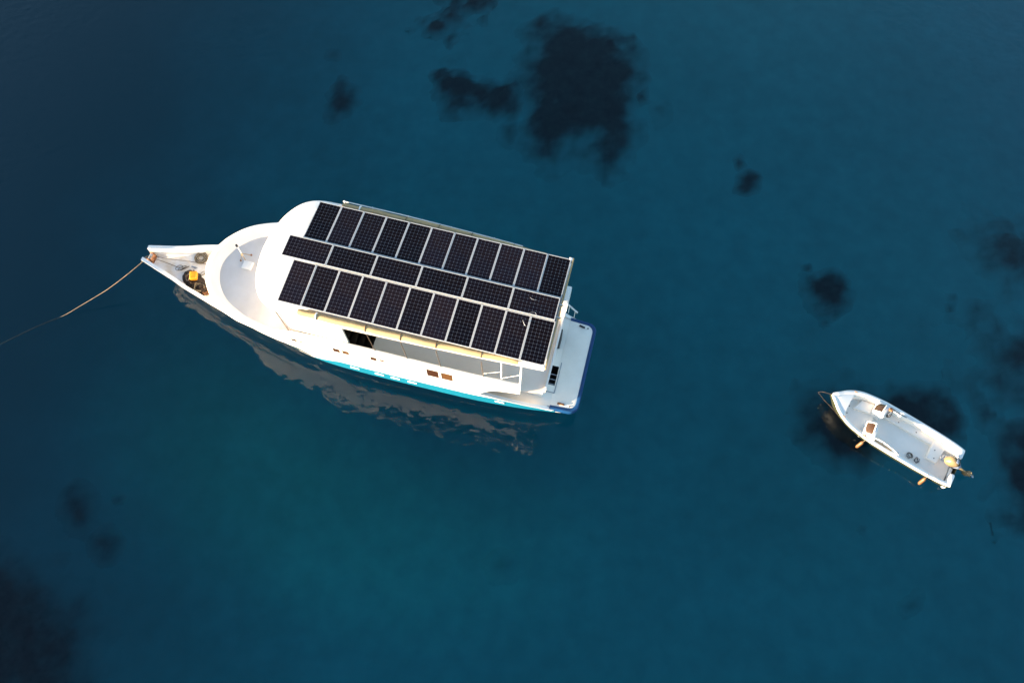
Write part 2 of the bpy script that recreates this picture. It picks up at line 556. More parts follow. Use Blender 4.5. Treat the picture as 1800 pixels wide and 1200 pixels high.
REEFS = [
    ('coral_reef', 1.0, 1.45, [(0.59,41.31),(1.86,42.1),(3.34,42.98),(4.51,42.29),(5.89,41.31),(7.16,40.72),(8.05,39.45),(8.24,37.88),(7.65,36.41),(7.75,34.74),(7.65,33.27),(7.16,31.99),(6.97,30.22),(5.79,29.44),(5.1,30.62),(4.81,32.38),(3.53,32.38),(2.36,31.2),(1.77,30.13),(1.08,31.5),(0.49,32.97),(0.79,35.03),(0.29,37.09),(0.39,39.45)],
     'largest dark coral reef above the boat with two legs pointing down'),
    ('coral_reef', 0.95, 1.0, [(-6.33,37.67),(-4.84,38.17),(-3.36,37.87),(-1.88,36.98),(-0.4,36.58),(-0.2,35.4),(-0.69,34.41),(-1.88,34.31),(-3.66,34.8),(-5.04,35.1),(-6.03,36.09)],
     'long dark coral patch lying just left of the largest reef'),
    ('coral_reef', 0.9, 1.0, [(-7.14,46.19),(-3.43,46.39),(-3.82,42.18),(-5.09,41.59),(-6.26,41.89),(-6.85,42.96)],
     'dark coral patch cut off by the top edge of the photo'),
    ('coral_patch', 0.95, 0.8, [(-13.87,36.38),(-13.17,37.09),(-11.96,36.48),(-11.66,35.48),(-12.16,34.47),(-13.17,34.27),(-13.77,35.28)],
     'round lone coral head at upper left above the solar roof'),
    ('coral_patch', 0.95, 0.55, [(14.83,29.96),(15.53,30.36),(16.32,29.96),(16.02,29.07),(15.33,28.78),(14.73,28.98)],
     'small oval coral head, lower one of the close pair right of the largest reef'),
    ('coral_patch', 0.8, 0.45, [(14.61,31.28),(15.1,31.58),(15.3,30.89),(14.9,30.49),(14.7,30.79)],
     'tiny coral head, upper one of the close pair right of the largest reef'),
    ('coral_reef', 0.95, 0.75, [(18.37,22.42),(19.26,22.12),(20.54,22.91),(21.13,22.22),(21.33,21.43),(20.54,20.15),(19.75,19.85),(18.86,20.34),(18.37,21.43)],
     'ragged roundish coral patch on open sand well above the small boat'),
    ('coral_reef', 0.62, 1.7, [(30.21,24.92),(31.49,26.29),(32.96,26.78),(35.02,26.39),(33.84,22.27),(31.78,22.46),(30.8,22.95),(30.12,23.45)],
     'upper dark reef at the right edge of the photo'),
    ('coral_reef', 0.68, 1.7, [(27.71,19.06),(28.99,19.46),(30.07,18.57),(31.93,19.06),(31.35,13.95),(29.38,13.85),(28.2,15.23),(28.4,17.39)],
     'middle dark reef at the right edge, up and right of the small boat'),
    ('coral_reef', 0.95, 1.25, [(16.95,13.48),(17.75,14.57),(19.93,15.56),(22.11,14.77),(23.69,15.07),(25.08,14.57),(26.27,13.28),(25.97,11.9),(24.19,12),(21.61,11.8),(19.53,10.9),(17.94,11.2),(17.05,12.09)],
     'dark reef lying underneath and around the small boat'),
    ('coral_reef', 0.75, 1.4, [(27.97,13.29),(29.86,13.49),(31.25,12.7),(30.06,8.13),(28.27,7.94),(27.87,9.62),(28.07,11.61)],
     'lower dark reef at the right edge, right of the outboard motor'),
    ('coral_patch', 1.0, 1.2, [(-25.15,7.62),(-24,7.1),(-23.69,6.05),(-23.79,5.53),(-24.63,5.84),(-25.46,6.99)],
     'faint coral patch at lower left, upper of the two there'),
    ('coral_patch', 1.0, 0.9, [(-23.34,5.21),(-22.51,5.52),(-21.88,4.9),(-21.88,4.06),(-22.51,4.06),(-23.13,4.58)],
     'faint round coral patch at lower left, lower of the two there'),
    ('coral_reef', 0.9, 2.2, [(-29.95,3.6),(-26.88,2.96),(-24.87,1.59),(-23.28,1.16),(-22.44,-0.11),(-22.44,-1.69),(-21.49,-3.81),(-27.41,-4.02)],
     'broad dark reef filling the bottom left corner'),
    ('coral_patch', 0.45, 0.9, [(-0.81,4.43),(-0.2,4.93),(0.5,4.63),(0.4,3.93),(-0.3,3.82)],
     'faint lone coral head near the bottom centre'),
    ('coral_patch', 0.7, 0.7, [(-1.19,33.64),(-0.4,33.74),(-0.1,32.85),(-0.69,32.15),(-1.19,32.65)],
     'small coral head below the long patch, left of the largest reef'),
    ('coral_patch', 0.7, 0.5, [(7.82,36.24),(8.69,36.83),(8.79,35.76),(8.11,35.37)],
     'small coral head touching the right side of the largest reef'),
    ('coral_patch', 0.4, 0.6, [(9.21,35.19),(10.1,35.58),(10.19,34.31),(9.61,33.72)],
     'faint coral head a little off the right side of the largest reef'),
    ('coral_patch', 0.8, 0.35, [(18.4,23.25),(18.89,23.34),(18.79,22.85),(18.4,22.75)],
     'tiny coral head off the upper left of the ragged roundish patch'),
    ('coral_patch', 0.7, 0.35, [(26.98,21.31),(27.47,21.31),(27.28,20.82),(26.89,20.92)],
     'tiny coral head on sand between the right edge reefs, upper of two'),
    ('coral_patch', 0.7, 0.35, [(26.71,20.64),(27.29,20.74),(27.1,20.05),(26.71,20.05)],
     'tiny coral head on sand between the right edge reefs, lower of two'),
    ('coral_patch', 0.6, 0.4, [(-22.6,7.36),(-22.08,7.46),(-22.08,7.15),(-22.39,7.05)],
     'tiny coral head right of the faint lower left patches'),
    ('coral_patch', 0.7, 0.35, [(19.51,6.97),(19.81,7.07),(19.71,6.77),(19.41,6.77)],
     'tiny coral head on bare sand below the small boat'),
    ('coral_patch', 0.5, 0.5, [(-14.44,40.3),(-13.73,40.3),(-13.63,39.6),(-14.34,39.6)],
     'tiny faint coral head above the round lone one at upper left'),
    ('coral_patch', 0.5, 0.5, [(21.13,2.99),(22.13,3.59),(22.03,2.99),(21.23,2.59)],
     'small faint coral head near the bottom right'),
    ('coral_patch', 0.6, 0.5, [(25.33,15.37),(26.12,15.57),(26.02,14.88),(25.33,14.78)],
     'small coral head above the stern of the small boat'),
    ('coral_patch', 0.7, 0.35, [(19,19.4),(19.4,19.5),(19.4,19.2),(19,19)],
     'tiny coral head just below the ragged roundish patch'),
    ('coral_patch', 0.4, 0.7, [(-5.72,39.14),(-4.44,39.54),(-4.24,38.55),(-5.42,38.35)],
     'faint coral head just above the long dark patch'),
]
for nm, st, so, P, lb in REEFS:
    make_reef(nm, P, lb, st, so, rag=1.8 if 'edge' in lb else 0.95, grow=0.7 if 'right edge,' in lb or 'right edge of' in lb or 'corner' in lb else 0.05)

# ------------------------------------------------------------------ big boat (x aft from roof front, y starboard, z up from waterline)
YAW = -0.21705524
boat = empty('safari_boat', (-9.3648, 15.6779, 0), YAW)
tag(boat, 'large white motor boat with three rows of solar panels on its roof', 'boat')

bs = curve([-9.42,-8.74,-7.66,-6.86,-6,-5,-4,-3,-2,-1,0,2,4,6,8,9.5,10.5,11.3,12.1,12.75],
           [0.42,0.63,0.96,1.25,1.5,1.80,2.08,2.32,2.55,2.70,2.80,2.88,2.90,2.90,2.88,2.82,2.75,2.66,2.50,2.40])
zs = curve([-9.42,-8,-6,0,8.5,10,11.3,12.1,12.75], [2.22,2.06,2.0,2.0,2.0,1.74,1.46,1.2,1.05])
b2 = curve([-9.42,-9.1,-8.74,-7.66,-6.86,-6,-5,-4,-3,-2,-1,0,1,2,4,8,10.3,11.3,12.1,12.75],
           [0.22,0.30,0.42,0.74,1.02,1.27,1.55,1.83,2.08,2.33,2.55,2.71,2.80,2.84,2.85,2.82,2.69,2.59,2.47,2.38])
b1 = curve([-9.42,-8.9,-7.66,-6,-4,-2,-1,0,1,2,4,8,10.3,12.1,12.75],
           [0.06,0.14,0.55,1.08,1.66,2.2,2.46,2.67,2.79,2.845,2.865,2.83,2.70,2.48,2.38])
b0 = curve([-9.42,-7.9,-7,-6,-4,-2,0,2,6,10,12.75], [0.02,0.03,0.25,0.6,1.2,1.75,2.15,2.35,2.40,2.2,2.0])
zk = curve([-9.42,-8.9,-8.3,-7.6,-6,0,12.75], [1.45,0.95,0.4,-0.15,-0.7,-0.95,-0.5])


def hull_side(u):
    k = zk(u)
    z_ = [k, max(-0.3, k + 0.01), max(0.0, k + 0.02), max(0.45, k + 0.03), max(0.85, k + 0.04), max(1.5, k + 0.06)]
    s_ = zs(u)
    z_ = [min(z, s_ - 0.01 * (6 - i)) for i, z in enumerate(z_)] + [s_]
    y_ = [0.0, b0(u) * 0.86, b0(u), 0.5 * (b0(u) + b1(u)) * 1.03, b1(u), b2(u), bs(u)]
    for i, z in enumerate(z_[1:6], 1):
        if z <= k + 0.05:
            y_[i] = min(y_[i], 0.03 + 0.02 * i)
    return list(zip(y_, z_))


def make_hull():
    us = lin(-9.42, -7, 12) + lin(-6.8, 12.75, 60)
    rings = []
    for u in us:
        s = hull_side(u)
        rings.append([(u, -y, z) for y, z in reversed(s)] + [(u, y, z) for y, z in s[1:]])
    mb = MB().loft(rings)
    n = len(rings[0])
    last = (len(us) - 1) * n
    mb.f.append(tuple(range(last, last + n)))
    # stem head: closed up to the deck, the two bulwark horns stand free above it
    mb.f.append(tuple(range(1, n - 1))[::-1])
    return mb.build('hull', M['gelcoat'], boat, smooth=32)


hull = make_hull()


def side_strip(name, f, us, zlo, zhi, out, material, parent, sides=(-1, 1)):
    """a raised band along the hull, f(u, z) gives half beam"""
    for sg in sides:
        rings = []
        for u in us:
            a, b = zlo(u), zhi(u)
            rings.append([(u, sg * (f(u, a) - 0.03), a), (u, sg * (f(u, a) + out), a), (u, sg * (f(u, b) + out), b), (u, sg * (f(u, b) - 0.03), b)])
        MB().loft(rings, closed=True, cap=True).build(name, material, parent, smooth=40)


def beam_at(u, z):
    s = hull_side(u)
    Z = [q[1] for q in s]
    Y = [q[0] for q in s]
    return float(np.interp(z, Z, Y))


us_stripe = lin(0.3, 12.35, 50)
side_strip('hull_stripe', beam_at, us_stripe, lambda u: 0.84, lambda u: min(0.90 + 0.62 * min(1.0, (u - 0.2) / 1.6), zs(u) - 0.06), 0.012, M['cyan'], boat)
paint_top = curve([-9, -8, -6.5, -4.7, -1.6, -0.6, 0.3, 0.8], [1.22, 1.15, 1.25, 1.6, 1.6, 1.45, 1.0, 0.82])  # dark paint raised along the unseen bow flank to narrow its water reflection


def bottom_paint():
    us = lin(-8.6, 12.74, 64)
    for sg in (-1, 1):
        rings = []
        for u in us:
            k = max(-0.45, zk(u) + 0.05)
            t = paint_top(u)
            rings.append([(u, sg * (beam_at(u, z) + 0.010), z) for z in lin(k, max(t, k + 0.05), 7)])
        MB().loft(rings).build('bottom_paint', M['bottom'], boat, smooth=40)


bottom_paint()
side_strip('rub_rail', beam_at, lin(-6.5, 12.2, 60), lambda u: zs(u) - 0.13, lambda u: zs(u) - 0.04, 0.035, M['gelcoat'], boat)
for sg in (-1, 1):
    for u in (2.5, 3.75, 4.55, 5.4, 9.7):
        y = beam_at(u, 1.24) + 0.010
        MB().box((u, sg * y, 1.24), (0.46, 0.05, 0.13), rz=0.0).build('hull_vent', M['gelcoat'], boat, bevel=0.012)


def bulwark(name, us, width, zfloor, material):
    """cap and inner face of the low bulwark"""
    for sg in (-1, 1):
        mb = MB()
        rings = []
        for u in us:
            b, z = bs(u), zs(u)
            rings.append([(u, sg * (b + 0.015), z - 0.02), (u, sg * (b + 0.015), z + 0.02), (u, sg * max(b - width, 0.02), z + 0.02), (u, sg * max(b - width - 0.04, 0.015), zfloor)])
        mb.loft(rings)
        mb.build(name, material, boat, smooth=35)


bulwark('bow_bulwark', lin(-9.42, -4.6, 30), 0.17, 1.45, M['gelcoat'])
bulwark('stern_bulwark', lin(8.2, 12.3, 26), 0.15, 1.0, M['gelcoat'])

# bow deck and stem fittings
rows = []
for u in lin(-9.36, -4.6, 26):
    w = max(bs(u) - 0.17, 0.02)
    rows.append([(u, -w, 1.52), (u, -w * 0.4, 1.53), (u, w * 0.4, 1.53), (u, w, 1.52)])
MB().loft(rows).build('bow_deck', M['bow_deck'], boat, smooth=60)
stem = MB().box((-9.3, 0.03, 1.56), (0.24, 0.42, 0.05)).build('stem_roller', M['rust'], boat, bevel=0.012)
for y in (0.22, -0.16):
    MB().box((-9.3, y, 1.75), (0.22, 0.05, 0.36)).build('roller_cheek', M['rust'], stem, bevel=0.012)
MB().tube([(-9.33, -0.14, 1.82), (-9.33, 0.20, 1.82)], 0.07, 12).build('roller', M['grey'], stem, smooth=40)
cl = MB()
cl.box((-7.05, 0.12, 1.57), (0.10, 0.08, 0.10)).tube([(-7.2, 0.12, 1.64), (-6.9, 0.12, 1.64)], 0.028, 8)
cl.build('cleat', M['grey'], boat, smooth=40)

# upper works: side walls, foredeck bulwark and upper deck bulwark in one moulding
low = [(-5.30,0.0),(-5.27,0.35),(-5.18,0.72),(-5.02,1.1),(-4.78,1.45),(-4.45,1.78),(-4.0,2.05),(-3.4,2.21),(-2.7,2.38),(-1.9,2.555),(-1,2.69),(0,2.79),(1,2.845),(2,2.87),(3,2.885),(4,2.89),(6,2.89),(8,2.87),(8.6,2.85),(8.9,2.84),(9.2,2.83),(9.6,2.81),(10.2,2.77),(10.65,2.73)]
lowz = [1.86]*19 + [2.2,2.58,2.84,2.93,2.95]
upp = [(-5.47,0.0,3.5),(-5.43,0.36,3.5),(-5.32,0.74,3.5),(-5.11,1.2,3.5),(-4.82,1.6,3.5),(-4.45,1.98,3.5),(-4.0,2.30,3.5),(-3.4,2.58,3.5),(-2.7,2.80,3.52),(-1.9,2.90,3.58),(-1,2.92,3.75),(0,2.90,4.0),(1,2.87,4.08),(2,2.85,4.1),(3,2.84,4.1),(4,2.83,4.1),(6,2.83,4.1),(8,2.82,4.1),(8.6,2.81,4.1),(8.9,2.80,4.1),(9.2,2.79,4.1),(9.6,2.77,4.08),(10.2,2.74,4.04),(10.65,2.71,4.0)]
FL = 3.1


def inner(i):
    u, b, z = upp[i]
    wide = 0.26 if u < -3.5 else max(0.11, 0.26 - 0.15 * (u + 3.5) / 2.5)
    # towards the middle of the foredeck
    cx = -2.2
    if u < cx:
        d = math.hypot(u - cx, b * 1.1)
        k = 1 - wide / d
        ci = (cx + (u - cx) * k, b * k)
        k2 = 1 - (wide + 0.30) / d
        cf = (cx + (u - cx) * k2, b * k2)
    else:
        ci = (u, b - wide)
        t = max(0.0, 1 - (u - cx) / 2.5)
        cf = (u, b - wide - 0.03 - 0.25 * t)
    return ci, cf


def smooth_ring(pts, n=3):
    return [tuple(p) for p in spline(pts, n)]


def upper_works():
    lo3 = [(p[0], p[1], z) for p, z in zip(low, lowz)]
    ci3 = [(*inner(i)[0], upp[i][2]) for i in range(len(upp))]
    cf3 = [(*inner(i)[1], FL) for i in range(len(upp))]
    rings1 = [smooth_ring(r) for r in (lo3, upp, ci3, cf3)]
    rings = []
    for r in rings1:
        r = [(p[0], max(p[1], 0.0), p[2]) for p in r]
        rings.append([(p[0], -p[1], p[2]) for p in reversed(r)] + r[1:])
    # a middle ring gives the outer wall its slight belly; the cap edge is rounded
    mid = [tuple(0.5 * (a + b) for a, b in zip(p, q)) for p, q in zip(rings[0], rings[1])]
    rim_o = [(q[0], q[1], q[2] - 0.03) for q in rings[1]]
    rim_t = [tuple(0.88 * a + 0.12 * b for a, b in zip(q, c)) for q, c in zip(rings[1], rings[2])]
    cap_i = [tuple(0.15 * a + 0.85 * b for a, b in zip(q, c)) for q, c in zip(rings[1], rings[2])]
    cap_d = [(c[0], c[1], c[2] - 0.05) for c in rings[2]]
    stack = [rings[0], mid, rim_o, rim_t, cap_i, cap_d, rings[3]]
    mb = MB().loft(stack)
    n = len(rings[0])
    mb.f.append(tuple(k * n for k in range(7)))                  # close the aft ends of the two walls
    mb.f.append(tuple(k * n + n - 1 for k in range(7)))
    mb.build('upper_bulwark', M['gelcoat'], boat, smooth=50)
    return rings


RW = upper_works()


def outer_y(u, z):
    """port/starboard half beam of the upper wall"""
    a = float(np.interp(u, [p[0] for p in low[6:]], [p[1] for p in low[6:]]))
    b = float(np.interp(u, [p[0] for p in upp[6:]], [p[1] for p in upp[6:]]))
    zt = float(np.interp(u, [p[0] for p in upp[6:]], [p[2] for p in upp[6:]]))
    t = (z - 1.86) / (zt - 1.86)
    return a + (b - a) * t


def floor_grid(name, us, bfun, z, material, hole=None, thick=0.12, parent=None):
    """deck slab with an optional rectangular hole (u0, u1, y0, y1)"""
    us = sorted(set(list(us) + ([hole[0], hole[1]] if hole else [])))
    mb = MB()
    for a, b in zip(us[:-1], us[1:]):
        ya, yb = bfun(a), bfun(b)
        if hole:
            cuts = [(-1, None), (None, hole[2]), (None, hole[3]), (1, None)]
        else:
            cuts = [(-1, None), (1, None)]
        def yv(c, bb):
            return c[0] * bb if c[0] is not None else c[1]
        for p, q in zip(cuts[:-1], cuts[1:]):
            if hole and p[1] == hole[2] and a >= hole[0] - 1e-6 and b <= hole[1] + 1e-6:
                continue
            for zz in (z, z - thick):
                mb.add([(a, yv(p, ya), zz), (b, yv(p, yb), zz), (b, yv(q, yb), zz), (a, yv(q, ya), zz)], [(0, 1, 2, 3)])
    for sg in (-1, 1):
        mb.loft([[(u, sg * bfun(u), z), (u, sg * bfun(u), z - thick)] for u in us])
    mb.add([(us[-1], -bfun(us[-1]), z), (us[-1], bfun(us[-1]), z), (us[-1], bfun(us[-1]), z - thick), (us[-1], -bfun(us[-1]), z - thick)], [(0, 1, 2, 3)])
    return mb.build(name, material, parent if parent else boat, smooth=30)


fd = curve([-5.0,-4.9,-4.7,-4.4,-4.0,-3.4,-2.6,-1.6,-0.9], [0.1,0.62,1.02,1.42,1.75,2.1,2.36,2.55,2.65])
floor_grid('foredeck', lin(-5.0, -0.9, 24), fd, FL + 0.006, M['foredeck'])
ud = curve([-0.9,2,8,10.65,10.7,11.75], [2.66,2.72,2.68,2.60,2.60,2.36])
STW = (1.9, 3.52, -2.36, -1.25)
floor_grid('upper_deck', lin(-0.9, 11.75, 26), ud, FL, M['upper_deck'], STW)
# stairwell
sw = MB()
x0, x1, y0, y1 = STW
for pts in ([(x0, y0), (x1, y0)], [(x1, y0), (x1, y1)], [(x1, y1), (x0, y1)], [(x0, y1), (x0, y0)]):
    (a, b), (c, d) = pts
    sw.add([(a, b, FL - 0.02), (c, d, FL - 0.02), (c, d, 1.3), (a, b, 1.3)], [(0, 1, 2, 3)])
sw.add([(x0, y0, 1.3), (x1, y0, 1.3), (x1, y1, 1.3), (x0, y1, 1.3)], [(0, 1, 2, 3)])
stairwell = sw.build('stairwell', M['well_shade'], boat)
for k in range(5):
    MB().box((x0 + 0.16 + 0.3 * k, (y0 + y1) / 2, 2.75 - 0.28 * k), (0.28, y1 - y0 - 0.05, 0.04)).build('step', M['well_shade'], stairwell, bevel=0.006)

# wheelhouse under the front of the roof
wo = [(-1.28,0.0),(-1.25,0.6),(-1.15,1.2),(-0.95,1.75),(-0.65,2.25),(-0.2,2.56),(0.4,2.68),(1.2,2.72),(2.0,2.72),(2.66,2.71)]
ring_b = smooth_ring([(a, b, FL - 0.05) for a, b in wo], 3)
ring_t = smooth_ring([(a + 0.10 * max(0, 1 - (a + 1.3) / 1.3), b - 0.02, 6.12) for a, b in wo], 3)
def both(r):
    r = [(p[0], max(p[1], 0.0), p[2]) for p in r]
    return [(p[0], -p[1], p[2]) for p in reversed(r)] + r[1:]
rb, rt = both(ring_b), both(ring_t)
def shrink(r, d):
    return [(p[0] + (d if p[0] < 0 else 0), p[1] - math.copysign(min(d, abs(p[1])), p[1]), p[2]) for p in r]
wh = MB().loft([rb, rt, shrink(rt, 0.09), shrink(rb, 0.09)], closed=False)
nr = len(rb)
wh.f.append((0, nr, 2*nr, 3*nr))
wh.f.append((nr-1, 2*nr-1, 3*nr-1, 4*nr-1))
wheelhouse = wh.build('wheelhouse', M['gelcoat'], boat, smooth=35)
MB().box((2.2, 0.55, 4.6), (0.06, 4.1, 2.95)).build('rear_wall', M['gelcoat'], wheelhouse)
for i in range(-3, 4):
    # windscreen panes round the front
    a0, a1 = (i - 0.44) / 3.5, (i + 0.44) / 3.5
    def pt(a, z):
        k = (a + 1) / 2 * (nr - 1) * 0.50 + (nr - 1) * 0.25
        j = int(k)
        f = k - j
        p, q = Vector(rb[j]).lerp(Vector(rb[j+1]), f), Vector(rt[j]).lerp(Vector(rt[j+1]), f)
        v = p.lerp(q, (z - FL) / (6.12 - FL))
        return v + Vector((-0.02, 0.004 * v.y, 0))
    MB().add([pt(a0, 4.3), pt(a1, 4.3), pt(a1, 5.5), pt(a0, 5.5)], [(0, 1, 2, 3)]).build('windscreen_pane', M['glass'], wheelhouse)

# cabin windows / ports along both sides
for sg in (-1, 1):
    for u, z, w, h, mt in ((-0.12,3.06,0.28,0.34,'glass'),(0.24,3.04,0.16,0.18,'amber'),(1.97,3.12,0.34,0.42,'glass'),(2.42,3.12,0.32,0.40,'amber'),
                           (3.78,3.22,0.30,0.38,'glass'),(4.18,3.25,0.22,0.22,'amber'),(6.60,3.22,0.56,0.78,'glass'),(7.27,3.22,0.54,0.76,'amber')):
        ya, yb = outer_y(u - w/2, z), outer_y(u + w/2, z)
        tiltz = (outer_y(u, z + h/2) - outer_y(u, z - h/2)) / h
        f = MB()
        t = 0.03
        def P(du, dz, o):
            return (u + du, sg * (outer_y(u + du, z + dz) + o), z + dz)
        for (a, b, c, d) in ((-w/2-t, w/2+t, h/2, h/2+t), (-w/2-t, w/2+t, -h/2-t, -h/2), (-w/2-t, -w/2, -h/2, h/2), (w/2, w/2+t, -h/2, h/2)):
            q = [P(a, c, 0.022), P(b, c, 0.022), P(b, d, 0.022), P(a, d, 0.022)]
            r = [P(a, c, -0.01), P(b, c, -0.01), P(b, d, -0.01), P(a, d, -0.01)]
            f.add(q + r, [(0,1,2,3), (4,5,1,0), (5,6,2,1), (6,7,3,2), (7,4,0,3)])
        fr = f.build('cabin_window', M['gelcoat'], boat)
        MB().add([P(-w/2, -h/2, 0.006), P(w/2, -h/2, 0.006), P(w/2, h/2, 0.006), P(-w/2, h/2, 0.006)], [(0,1,2,3)]).build('pane', M[mt], fr)

# main roof
rbm = curve([-1.74,-1.735,-1.70,-1.62,-1.5,-1.29,-1.0,-0.55,0,1,2.75,6.6,9,11.55], [0.02,0.35,0.75,1.2,1.62,2.06,2.45,2.76,2.90,2.93,2.92,2.83,2.74,2.62])
us_r = [-1.74,-1.735,-1.72,-1.70,-1.66,-1.62,-1.56,-1.5,-1.4,-1.29,-1.15,-1.0,-0.8,-0.55,-0.3] + lin(0, 11.55, 24)
NV = 19
mb = MB()
top, bot = [], []
for u in us_r:
    b = rbm(u)
    fr = min(1.0, (u + 1.9) / 1.2)
    top.append([(u, b * (-1 + 2*k/(NV-1)), 6.19 + 0.27 * fr * (1 - (-1 + 2*k/(NV-1))**2) - (0.03 if k in (0, NV-1) else 0)) for k in range(NV)])
    bot.append([(u, b * (-1 + 2*k/(NV-1)) * 0.985, 6.06) for k in range(NV)])
n0 = len(top) * NV
mb.loft(top).loft(bot)
for i in range(len(us_r) - 1):
    for k in (0, NV - 1):
        a, b = i*NV + k, (i+1)*NV + k
        mb.f.append((a, b, n0 + b, n0 + a))
for i in (0, len(us_r) - 1):
    mb.f += [(i*NV + k, i*NV + k + 1, n0 + i*NV + k + 1, n0 + i*NV + k) for k in range(NV - 1)]
roof = mb.build('roof', M['gelcoat'], boat, smooth=40)
MB().box((11.60, 0, 6.52), (0.07, 5.3, 0.16)).build('aft_trim', M['canvas'], roof, bevel=0.015)
for sg in (-1, 1):
    MB().box((11.50, sg * 2.58, 6.50), (0.16, 0.16, 0.20)).build('corner_bracket', M['gelcoat'], roof, bevel=0.02)

# roof posts and the lines that tie the canvas rolls down
for sg in (-1, 1):
    for u in (9.75, 10.62):
        MB().tube([(u, sg * 2.60, FL), (u, sg * 2.58, 6.08)], 0.03 if u < 10 else 0.06, 10).build('roof_post', M['gelcoat'], boat, smooth=40)
    for u in (-0.1, 3.95, 5.45, 7.0, 8.95):
        MB().tube([(u, sg * 2.86, 6.15), (u + 0.02, sg * (outer_y(u, 4.1) - 0.06), 4.10)], 0.017, 6).build('tie_line', M['rope_dark'], boat)
    for a, b in (((9.75, 4.2), (10.62, 5.2)), ((9.75, 5.0), (8.95, 4.25))):
        MB().tube([(a[0], sg * 2.66, a[1]), (b[0], sg * 2.66, b[1])], 0.008, 6).build('rail_brace', M['gelcoat'], boat)

# rolled canvas side curtains along the roof edges
for sg in (-1, 1):
    us_c = lin(0.95, 10.45, 70)
    path, rad = [], []
    for u in us_c:
        path.append((u, sg * (min(2.74, rbm(u) - 0.12) + 0.012 * math.sin(u * 3.1)), 6.385 + 0.008 * math.sin(u * 2.3 + 1)))
        k = min(1, (u - 0.90) / 0.08, (10.50 - u) / 0.08)
        rad.append(0.14 * (0.55 + 0.45 * k) * (1 + 0.05 * noise.noise(Vector((u * 1.8, sg * 3, 0)))))
    roll = MB().tube(path, rad, 14).build('canvas_roll', M['canvas'], boat, smooth=50)
    for i, u in enumerate((1.78, 3.95, 5.48, 7.0, 8.92)):
        r = 0.15
        y = sg * min(2.74, rbm(u) - 0.12)
        ring = [(u, y + r * math.cos(t), 6.385 + r * math.sin(t)) for t in lin(0, 2 * math.pi, 17)]
        MB().tube(ring, 0.035 if i == 0 else 0.016, 6, cap=False).build('tie_strap', M['strap_white'] if i == 0 else M['strap'], roll, smooth=60)
# starboard handrail pipe outside the roll
pipe = MB().tube([(u, min(2.95, rbm(u) + 0.04), 6.42) for u in lin(0.9, 9.3, 20)], 0.025, 8).build('roof_rail', M['gelcoat'], boat, smooth=50)
for u in (0.95, 2.3, 4.0, 6.0, 8.0):
    MB().tube([(u, rbm(u) - 0.03, 6.12), (u, rbm(u) + 0.04, 6.47)], 0.022, 6).build('rail_post', M['gelcoat'], pipe)

# solar panels: 11 + 6 + 11
GAB = 0.0574


def panel_meshes(lx, ly, ncx, ncy):
    fr = MB()
    w, t = 0.030, 0.04
    hx, hy = lx / 2, ly / 2
    for c, s in (((0, hy - w/2, -t/2), (lx, w, t)), ((0, -hy + w/2, -t/2), (lx, w, t)), ((hx - w/2, 0, -t/2), (w, ly - 2*w, t)), ((-hx + w/2, 0, -t/2), (w, ly - 2*w, t))):
        fr.box(c, s)
    sh = MB().box((0, 0, -0.018), (lx - 2*w, ly - 2*w, 0.02))
    ce = MB()
    ix, iy = lx - 2*w - 0.012, ly - 2*w - 0.012
    px, py = ix / ncx, iy / ncy
    g, ch = 0.0024, 0.015
    for i in range(ncx):
        for j in range(ncy):
            cx, cy = -ix/2 + (i + 0.5) * px, -iy/2 + (j + 0.5) * py
            a, b = px/2 - g, py/2 - g
            ce.add([(cx-a+ch, cy-b, -0.004), (cx+a-ch, cy-b, -0.004), (cx+a, cy-b+ch, -0.004), (cx+a, cy+b-ch, -0.004),
                    (cx+a-ch, cy+b, -0.004), (cx-a+ch, cy+b, -0.004), (cx-a, cy+b-ch, -0.004), (cx-a, cy-b+ch, -0.004)], [tuple(range(8))])
    return fr, sh, ce


def panel_row(lx, ly, ncx, ncy, us_, yc, slope, first):
    fr, sh, ce = panel_meshes(lx, ly, ncx, ncy)
    a = fr.build('solar_panel', M['alu'], boat)
    b = sh.build('backsheet', M['back'], a)
    c = ce.build('solar_cells', M['cell'], a)
    zc = 6.75 - abs(yc) * GAB
    for i, u in enumerate(us_):
        if i == 0:
            o = a
        else:
            o = a.copy()
            COL.objects.link(o)
            for ch in (b, c):
                k = ch.copy()
                COL.objects.link(k)
                k.parent = o
        o.location = (u, yc, zc + random.Random(i * 7 + int(yc * 10)).uniform(-0.003, 0.003))
        o.rotation_euler = (slope, 0, 0)


panel_row(1.036, 2.005, 6, 12, [0.5 + 1.05 * i for i in range(11)], 1.569, -math.atan(GAB), 0)
panel_row(2.0, 1.06, 12, 6, [-0.598 + 1.0 + 2.016 * i for i in range(6)], 0.0, 0.0, 1)
panel_row(1.036, 2.005, 6, 12, [0.517 + 1.05 * i for i in range(11)], -1.569, math.atan(GAB), 2)
for y in (-2.2, -0.95, -0.3, 0.3, 0.95, 2.2):
    MB().box((5.6, y, 6.70 - abs(y) * GAB - 0.10), (11.6 if abs(y) > 0.5 else 12.2, 0.04, 0.10)).build('panel_rail', M['alu'], roof)
# loose cable ends on two panels
for pts in ([(10.35, -0.56, 6.76), (10.45, -0.46, 6.79), (10.62, -0.42, 6.79), (10.70, -0.50, 6.77)], [(10.20, -0.85, 6.72), (10.27, -0.98, 6.74), (10.36, -1.08, 6.73)],
            [(10.25, 0.22, 6.76), (10.4, 0.16, 6.77), (10.55, 0.20, 6.76)]):
    MB().tube(spline(pts, 5), 0.007, 6).build('cable_end', M['grey'], boat, smooth=60)

